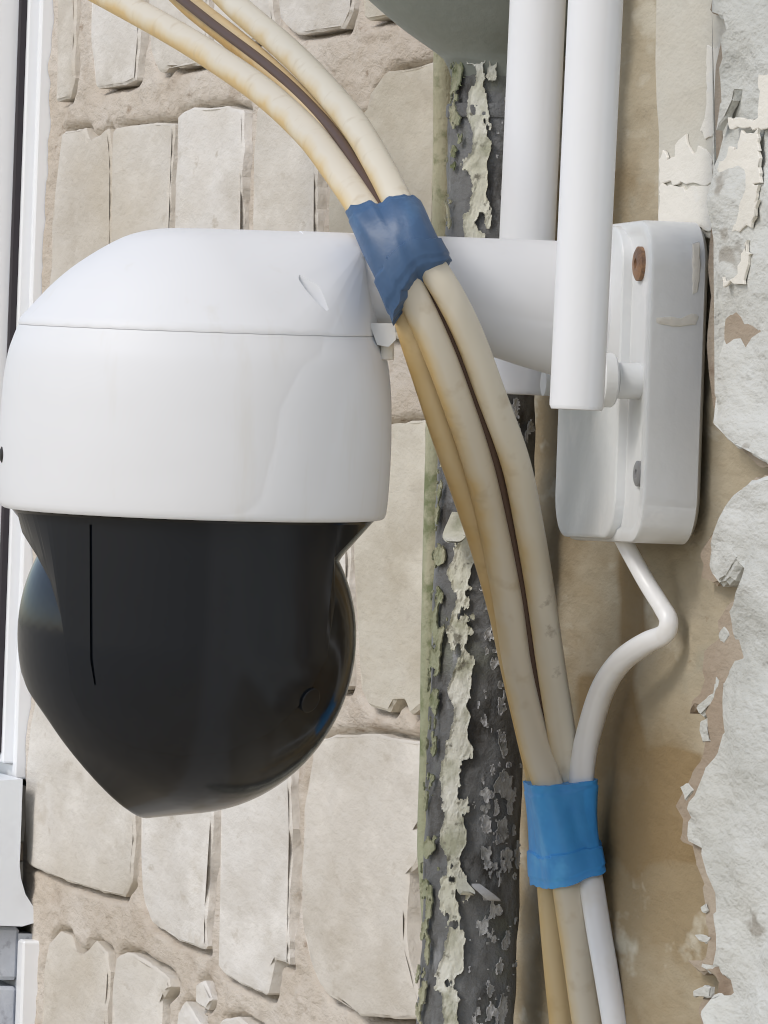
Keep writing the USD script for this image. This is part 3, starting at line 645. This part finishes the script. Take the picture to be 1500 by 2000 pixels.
obj('lens', disc(fdist - 0.001, fdist + 0.0012, frad * 0.30, frad * 0.26), 'lens_glass', bprim, smooth=30)
# yoke cheek in front of the ball (and its twin behind), a shell a little larger than the ball
shell = m3.Manifold.sphere(BRR * 1.035, 160).translate(bc.tolist()) - m3.Manifold.sphere(BRR * 0.985, 160).translate(bc.tolist())
def prism(px, y0, y1):
    pts = [P(u, v, ZD) for u, v in px]
    loc2 = np.array([[(p - bc) @ R_, (p - bc) @ U_] for p in pts])
    if not Polygon(loc2).exterior.is_ccw: loc2 = loc2[::-1]
    m_ = m3.CrossSection([loc2.tolist()]).extrude(y1 - y0)
    M = np.array([[R_[0], U_[0], -F_[0]], [R_[1], U_[1], -F_[1]], [R_[2], U_[2], -F_[2]]])
    tr = bc - F_ * y0
    return m_.transform(np.c_[M, tr])
out = [(15, 1003), (48, 1040), (80, 1084), (108, 1132), (130, 1200), (142, 1270), (150, 1340), (172, 1390), (215, 1425), (270, 1452), (360, 1468), (450, 1460), (530, 1425), (600, 1360), (640, 1280), (655, 1180), (655, 1088), (700, 1040), (738, 1003)]
lowout = [(80, 1100), (108, 1132), (130, 1200), (142, 1270), (150, 1340), (172, 1390), (215, 1425), (270, 1452), (360, 1468), (450, 1460), (530, 1425), (600, 1360), (640, 1280), (652, 1180), (652, 1100)]
hb_ = dl([(0.5, 6), (352, 6), (352, 0), (0.5, 0)]).vertices
shv = m3.Manifold.sphere(BRR * 1.03, 120).translate(bc.tolist())
for sgn in (1, -1):
    half = prism([(-100, 900), (900, 900), (900, 1700), (-100, 1700)], 0.012, 0.09) if sgn > 0 else prism([(-100, 900), (900, 900), (900, 1700), (-100, 1700)], -0.09, -0.012)
    cheek = shv ^ (prism(lowout, 0.012, 0.09) if sgn > 0 else prism(lowout, -0.09, -0.012))
    pts_ = np.vstack([np.asarray(cheek.to_mesh().vert_properties[:, :3]), hb_])
    yk = m3.Manifold.hull_points(pts_.astype(float)) ^ half ^ prism(out, -0.09, 0.09)
    if sgn > 0:
        groove = prism([(187, 1024), (192, 1024), (193, 1280), (199, 1330), (196, 1332), (188, 1284)], 0.012, 0.09)
        inner_ = m3.Manifold.hull_points((np.asarray(yk.to_mesh().vert_properties[:, :3], float) - bc) * 0.985 + bc)
        yk = yk - (groove - inner_)
    obj('yoke', yk, 'black_satin', rootc, smooth=25)
# pivot screw cover on the yoke
loc, _, _ = trimesh.creation.icosphere(4, BRR * 1.035).apply_translation(bc).ray.intersects_location([CAM], [P(606, 1368, 1.0) - CAM])
pv = loc[np.argmin(np.linalg.norm(loc - CAM, axis=1))]
nv = (pv - bc) / np.linalg.norm(pv - bc)
obj('pivot_cover', lathe([(0.0001, -0.002), (0.0034, -0.002), (0.0034, 0.0002), (0.0030, 0.0004), (0.0001, 0.0004)], pv, 32, nv), 'black_satin', rootc, smooth=30)
obj('side_screw', lathe([(0.0001, -0.002), (0.0022, -0.002), (0.0022, 0.0004), (0.0015, 0.0008), (0.0001, 0.0008)], P(6, 888, ZD - 0.012), 24, -R_), 'seam_dark', rootc, smooth=30)

# base plate on the wall
o_b, o_f = 0.0045, 0.0205
s_near = SZ(1378, 740, o_b)[0]
s_far = s_near - 0.088
z_top, z_bot = SZ(1320, 431, 0.012)[1], SZ(1290, 1062, 0.012)[1]
def rrect(s0, s1, z0, z1, r, n=10):
    pts = []
    for cx, cz, a0 in ((s1 - r, z1 - r, 0), (s0 + r, z1 - r, 90), (s0 + r, z0 + r, 180), (s1 - r, z0 + r, 270)):
        for a in np.linspace(a0, a0 + 90, n):
            pts.append((cx + r * math.cos(math.radians(a)), cz + r * math.sin(math.radians(a))))
    return np.array(pts)
def plate(s0, s1, z0, z1, r, levels):
    Rg = []
    for o, ins in levels:
        p = rrect(s0 + ins, s1 - ins, z0 + ins, z1 - ins, max(r - ins, 0.001))
        Rg.append(WP(p[:, 0], p[:, 1], o))
    return rings(np.array(Rg))
bp = plate(s_far, s_near, z_bot, z_top, 0.013, [(o_b, 0.0015), (o_b + 0.0012, 0.0), (o_f - 0.0012, 0.0), (o_f - 0.0004, 0.0003), (o_f, 0.0012), (o_f, 0.0032), (o_f - 0.0008, 0.0042)])
bprim2 = obj('base_plate', bp, 'plate_plastic', rootc, smooth=40)
# raised lower housing where the cable leaves
zl = SZ(1200, 800, 0.022)[1]
s_mid = SZ(1203, 900, o_f + 0.002)[0]
obj('cable_housing', plate(s_far + 0.0004, s_mid, z_bot + 0.0008, z_top - 0.001, 0.012, [(o_f - 0.004, 0.0), (o_f + 0.0014, 0.0), (o_f + 0.0019, 0.0004), (o_f + 0.0021, 0.0012)]), 'plate_plastic', rootc, smooth=40)
for (u, v) in ((1247, 515),):
    sz = SZ(u, v, o_f)
    obj('screw', lathe([(0.0001, -0.001), (0.0046, -0.001), (0.0046, 0.0003), (0.0036, 0.0008), (0.0014, 0.0009), (0.0013, 0.0002), (0.0001, 0.0002)], WP(sz[0], sz[1], o_f), 32, N), 'rusty_screw', bprim2, smooth=30)
sz = SZ(1245, 925, o_f)
look('dull_steel', (0.20, 0.20, 0.20), 0.45)
obj('screw', lathe([(0.0001, -0.001), (0.0034, -0.001), (0.0034, 0.0002), (0.0028, 0.0005), (0.0012, 0.0005), (0.0011, 0.0001), (0.0001, 0.0001)], WP(sz[0], sz[1], o_f), 28, N), 'dull_steel', bprim2, smooth=30)
# reflected light painted as pale streaks on the near side of the plate
def side_glint(pts, seed):
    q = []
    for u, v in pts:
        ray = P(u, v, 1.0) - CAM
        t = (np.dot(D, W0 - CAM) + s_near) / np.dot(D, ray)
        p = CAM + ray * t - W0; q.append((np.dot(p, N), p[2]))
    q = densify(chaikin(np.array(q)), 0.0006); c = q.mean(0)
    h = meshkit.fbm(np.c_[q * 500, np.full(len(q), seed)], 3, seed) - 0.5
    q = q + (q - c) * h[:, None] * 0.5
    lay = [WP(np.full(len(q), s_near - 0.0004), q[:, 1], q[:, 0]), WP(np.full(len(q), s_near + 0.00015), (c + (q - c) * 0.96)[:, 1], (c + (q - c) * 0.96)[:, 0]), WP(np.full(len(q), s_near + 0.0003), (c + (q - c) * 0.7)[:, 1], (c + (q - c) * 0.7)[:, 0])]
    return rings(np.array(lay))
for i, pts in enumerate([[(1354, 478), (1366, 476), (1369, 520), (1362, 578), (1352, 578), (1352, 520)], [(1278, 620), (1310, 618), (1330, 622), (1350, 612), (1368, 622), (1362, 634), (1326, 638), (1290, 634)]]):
    obj('painted_glint', side_glint(pts, i), 'light_patch_and_lug', bprim2, smooth=True)

# arm from the plate to the collar: a trumpet
a0 = col_c + N * 0.012
a1s = SZ(1172, 590, o_f)
a1 = WP(a1s[0] + 0.0, a1s[1], o_f - 0.002)
Rg = []
for t in np.linspace(0, 1, 40):
    c = a0 + (a1 - a0) * t
    rt = np.interp(t, [0, 0.25, 0.5, 0.72, 0.9, 1.0], [88, 92, 104, 124, 138, 150]) * K
    top = col_c[2] + 96 * K + (U_[2] * 0)                      # the top line stays level with the cap
    c = c.copy(); c[2] = np.interp(t, [0, 1], [a0[2] + 6 * K, a0[2] + 12 * K]) + 92 * K - rt
    Rg.append(c + rt * (np.cos(ang)[:, None] * D + np.sin(ang)[:, None] * ZH))
obj('arm', rings(np.array(Rg)), 'white_plastic', rootc, smooth=40)
# screw lug under the arm beside the dome
lc = P(747, 652, ZD - 0.012)
lug = m3.Manifold.hull_points(np.array([lc + R_ * x * K + U_ * y * K + F_ * f for x, y in ((-26, 20), (24, 20), (26, -12), (12, -26), (-10, -22)) for f in (-0.004, 0.004)]))
obj('screw_lug', lug, 'plate_plastic', rootc, smooth=30)
obj('lug_screw', lathe([(0.0001, -0.0005), (0.0018, -0.0003), (0.0018, 0.0042), (0.0001, 0.0044)], P(756, 700, ZD - 0.012), 20), 'light_patch_and_lug', rootc, smooth=30)

# aerials
def aerial(u, v, Z, r, top, lean):
    b = P(u, v, Z)
    pro = [(0.0001, 0.0), (r * 0.93, 0.0), (r, 0.0010), (r * 1.0, 0.03), (r * 1.03, top), (r * 0.9, top + 0.006), (0.0001, top + 0.008)]
    ax = np.array([lean, 0, 1.0]); ax /= np.linalg.norm(ax)
    return obj('aerial', lathe(pro, b, 48, ax), 'white_plastic', rootc, smooth=35)
aer = aerial(1126, 800, 1.868, 0.0071, 0.21, 0.012)
rear = aerial(1016, 770, 1.985, 0.0077, 0.23, 0.010)
# hinge of the near aerial: round knuckle on a short stub
hz = SZ(1240, 745, o_f)
hb = WP(s_near - 0.011, hz[1], o_f)
def along(profile, c): return lathe(profile, c, 40, N)
obj('hinge_stub', along([(0.0001, -0.002), (0.0048, -0.002), (0.0048, 0.0055), (0.0036, 0.0062), (0.0036, 0.016), (0.0001, 0.016)], hb), 'plate_plastic', rootc, smooth=30)
obj('hinge_knuckle', along([(0.0001, 0.0062), (0.0066, 0.0062), (0.0072, 0.0068), (0.0072, 0.0098), (0.0064, 0.0106), (0.0001, 0.0106)], hb), 'plate_plastic', rootc, smooth=30)
rb = WP(s_far + 0.011, hz[1], o_f)
obj('hinge_stub', along([(0.0001, -0.002), (0.0048, -0.002), (0.0048, 0.0055), (0.0036, 0.0062), (0.0036, 0.009), (0.0001, 0.009)], rb), 'plate_plastic', rootc, smooth=30)

# ---------------------------------------------------------------- cables
def cable(name, pts, r, mat, label, n=420, wob=0.008, seed=0, k=24, cat='cable', flat=0.85, scuff=None):
    path = spline([P(*p) for p in pts], n)
    tb = tube(path, r, k, wob, seed, flat)
    o = obj(name, tb, mat, smooth=True)
    cen = np.repeat(path, k, 0); cen = np.vstack([cen, path[:1], path[-1:]])
    dr = tb.vertices - cen; dr /= np.maximum(np.linalg.norm(dr, axis=1, keepdims=True), 1e-9)
    side = dr @ np.array([0.45, -0.55, 0.50])               # upper outer side painted paler, as if skylit; the other side warmer
    lit_side = np.clip(0.5 + 0.75 * side, 0, 1)
    UsdGeom.PrimvarsAPI(o).CreatePrimvar('lit_side', Sdf.ValueTypeNames.FloatArray, 'vertex').Set([float(x) for x in lit_side])
    sc = np.zeros(len(cen))
    if scuff is not None:
        for (u, v, Z, R) in scuff:
            sc = np.maximum(sc, np.clip(1.4 - np.linalg.norm(tb.vertices - P(u, v, Z), axis=1) / R, 0, 1))
    UsdGeom.PrimvarsAPI(o).CreatePrimvar('scuff', Sdf.ValueTypeNames.FloatArray, 'vertex').Set([float(x) for x in sc])
    tag(o, label, cat)
    return path, r
cabA = cable('beige_cable', [(60, -90, 2.36), (150, -40, 2.32), (228, 2, 2.27), (330, 58, 2.20), (410, 107, 2.14), (515, 180, 2.06), (600, 258, 1.99), (655, 328, 1.94), (712, 412, 1.905), (765, 500, 1.893), (812, 590, 1.893), (855, 685, 1.900), (893, 785, 1.912), (932, 900, 1.930), (962, 1020, 1.950), (990, 1160, 1.968), (1012, 1300, 1.980), (1042, 1440, 1.985), (1072, 1540, 1.985), (1098, 1650, 1.985), (1112, 1760, 1.985), (1130, 1880, 1.985), (1150, 2020, 1.985), (1170, 2130, 1.98), (1215, 2500, 1.975), (1230, 3100, 1.975)],
            0.0042, 'beige_cable_a', 'beige cable running lowest along the arch above the camera, middle one beneath the dark tape', seed=1)
cabB = cable('beige_cable', [(295, -134, 2.3), (375, -76, 2.24), (457, 8, 2.17), (550, 88, 2.09), (617, 154, 2.03), (687, 236, 1.965), (735, 314, 1.925), (780, 401, 1.9), (824, 490, 1.892), (878, 578, 1.893), (918, 660, 1.9), (959, 770, 1.912), (1006, 900, 1.93), (1032, 1020, 1.948), (1056, 1160, 1.966), (1076, 1300, 1.976), (1098, 1440, 1.984), (1112, 1540, 1.99), (1126, 1650, 1.996), (1132, 1740, 2), (1146, 1880, 2), (1166, 2020, 2), (1186, 2130, 2), (1236, 2500, 1.995), (1262, 3100, 1.995)],
            0.0040, 'beige_cable_b', 'beige cable on the outer upper side of the bundle beside the arm', seed=2, scuff=[(1078, 1190, 1.962, 0.0055), (1084, 1235, 1.965, 0.0060), (1088, 1280, 1.967, 0.0060), (1096, 1325, 1.971, 0.0055)])
cabC = cable('beige_cable', [(200, -150, 2.36), (290, -70, 2.30), (372, 10, 2.23), (450, 72, 2.16), (540, 150, 2.08), (625, 240, 2.0), (690, 330, 1.945), (735, 420, 1.910), (770, 520, 1.897), (800, 640, 1.900), (832, 740, 1.912), (868, 850, 1.926), (905, 955, 1.943), (944, 1070, 1.962), (978, 1190, 1.978), (1004, 1310, 1.990), (1034, 1440, 1.996), (1056, 1540, 1.997), (1068, 1650, 1.998), (1076, 1760, 1.998), (1086, 1880, 1.998), (1100, 2020, 1.998), (1112, 2130, 1.995), (1150, 2500, 1.995), (1170, 3100, 1.995)],
            0.0036, 'ochre_cable', 'ochre yellow thin cable tucked behind the two beige cables of the bundle', seed=3)
def between(a, b, back, t=0.5):
    m_ = a[0] * (1 - t) + b[0] * t
    return m_ + F_ * back
gi = np.arange(len(cabA[0])); nb = np.array([np.argmin(np.linalg.norm(cabB[0] - p, axis=1)) for p in cabA[0]])
groove_path = (cabA[0] + cabB[0][nb]) / 2 + F_ * 0.0016
groove_path = spline(groove_path[4:-4:9], 320)
look('gap_shade_strand', (0.09, 0.055, 0.04), 0.55, [(60, 5, 0.45, 0.65, (0.09, 0.055, 0.04), I3)], (), 0.3)  # dark strand put in for the shade between the beige cables
tag(obj('gap_shade_strand', tube(groove_path, 0.0014, 14, 0.02, 9), 'gap_shade_strand', smooth=True), 'thin dark brown strand added as the shade in the gap between the two beige cables', 'cable')
cabW = cable('white_cable', [(1200, 1020, 1.925), (1222, 1064, 1.925), (1262, 1136, 1.920), (1292, 1184, 1.914), (1306, 1212, 1.911), (1298, 1238, 1.912), (1262, 1256, 1.922), (1215, 1290, 1.942), (1180, 1340, 1.960), (1156, 1410, 1.974), (1140, 1480, 1.982), (1134, 1560, 1.986), (1140, 1640, 1.986), (1154, 1720, 1.984), (1170, 1820, 1.978), (1184, 1900, 1.972), (1204, 2020, 1.965), (1222, 2130, 1.96), (1262, 2500, 1.955), (1285, 3100, 1.955)],
            np.interp(np.linspace(0, 1, 420), [0, 0.08, 0.15, 0.3, 1.0], [0.0023, 0.0024, 0.0031, 0.0035, 0.0034]), 'white_cable_sheath', 'white power cable bending from the bottom of the camera base into the bright blue tape', seed=4, wob=0.02)

# ---------------------------------------------------------------- tape wrapped round the cables
def wrap(name, cabs, p0, p1, pad, mat, label, end0, end1, seed, puff=None, n=60, k=72):
    cabs = [(spline(c, 5000), float(np.mean(r))) for c, r in cabs]
    ctr = np.array([P(*p) for p in spline(np.array([p0, ((p0[0] + p1[0]) / 2, (p0[1] + p1[1]) / 2, (p0[2] + p1[2]) / 2), p1]), n)])
    T, E2, E3 = frames(ctr); th = np.arange(k) / k * 2 * np.pi
    Rg = []
    for i in range(n):
        f = i / (n - 1); shp = []; c2 = []
        for path, r in cabs:
            d_ = np.abs((path - ctr[i]) @ T[i]) + 0.2 * np.linalg.norm(path - ctr[i], axis=1)
            q = path[np.argmin(d_)] - ctr[i]
            c2.append((q @ E2[i], q @ E3[i])); shp.append(Point(*c2[-1]).buffer(r, 24))
        pd = pad + (puff(f) if puff else 0)
        hl = unary_union(shp).convex_hull.buffer(pd, 12)
        cx, cy = np.mean(c2, 0)
        ring = []
        for a in th:
            lo, hi = 0.0, 0.05
            for _ in range(18):
                mid = (lo + hi) / 2
                if hl.contains(Point(cx + math.cos(a) * mid, cy + math.sin(a) * mid)): lo = mid
                else: hi = mid
            ring.append(lo)
        r = np.array(ring)
        layer = 0.0007 * (f > 0.70 + 0.02 * np.sin(3 * th)) + 0.00035 * (f > 0.08 + 0.03 * np.cos(th)) - 0.0004 * (f > 0.93)
        wr = (meshkit.fbm(np.stack([np.cos(th) * 2.2, np.sin(th) * 2.2, np.full(k, f * 1.2 + seed)], -1), 2, seed) - 0.5) * 0.0020
        r = r + layer + wr
        pt = ctr[i] + (cx + np.cos(th) * r)[:, None] * E2[i] + (cy + np.sin(th) * r)[:, None] * E3[i]
        sh = (1 - f) ** 2 * end0(th) + f ** 2 * end1(th)
        Rg.append(pt + sh[:, None] * T[i])
    Rg = np.array(Rg)
    cin = lambda R0: R0.mean(0) + (R0 - R0.mean(0)) * 0.86
    Rg = np.concatenate([[cin(Rg[0])], Rg, [cin(Rg[-1])]])
    o = obj(name, rings(Rg), mat, smooth=45)
    return tag(o, label, 'tape')
# angle 0 points to E2 (left in the picture when the path runs down), pi/2 towards the camera
jag = lambda th, s, amp: (meshkit.fbm(np.stack([np.cos(th) * 3, np.sin(th) * 3, np.full(len(th), s)], -1), 4, int(s)) - 0.5) * amp
SIDE = float(np.sign(np.dot(frames(np.array([P(745, 405, 1.9), P(830, 580, 1.9), P(850, 620, 1.9)]))[1][0], R_)))
wrap('tape_wrap', [cabA, cabB, cabC], (748, 405, 1.902), (812, 556, 1.893), 0.0010, 'navy_tape', 'dark navy tape wrapped round the beige cables in front of the camera arm',
     lambda th: jag(th, 3, 0.004) - 0.0005 + 0.0022 * np.cos(th) * SIDE, lambda th: jag(th, 5, 0.003) - 0.0045 * np.cos(th) * SIDE * (np.cos(th) * SIDE < 0) - 0.002 * np.cos(th) * SIDE, 11, puff=lambda f: 0.0004 * math.sin(math.pi * f))
wrap('tape_wrap', [cabA, cabB, cabC, cabW], (1096, 1526, 1.988), (1112, 1716, 1.99), 0.0008, 'sky_blue_tape', 'bright blue tape binding the beige cables and the white cable together',
     lambda th: jag(th, 7, 0.0010), lambda th: jag(th, 9, 0.0020) - 0.0022 * np.cos(th) * SIDE, 17)
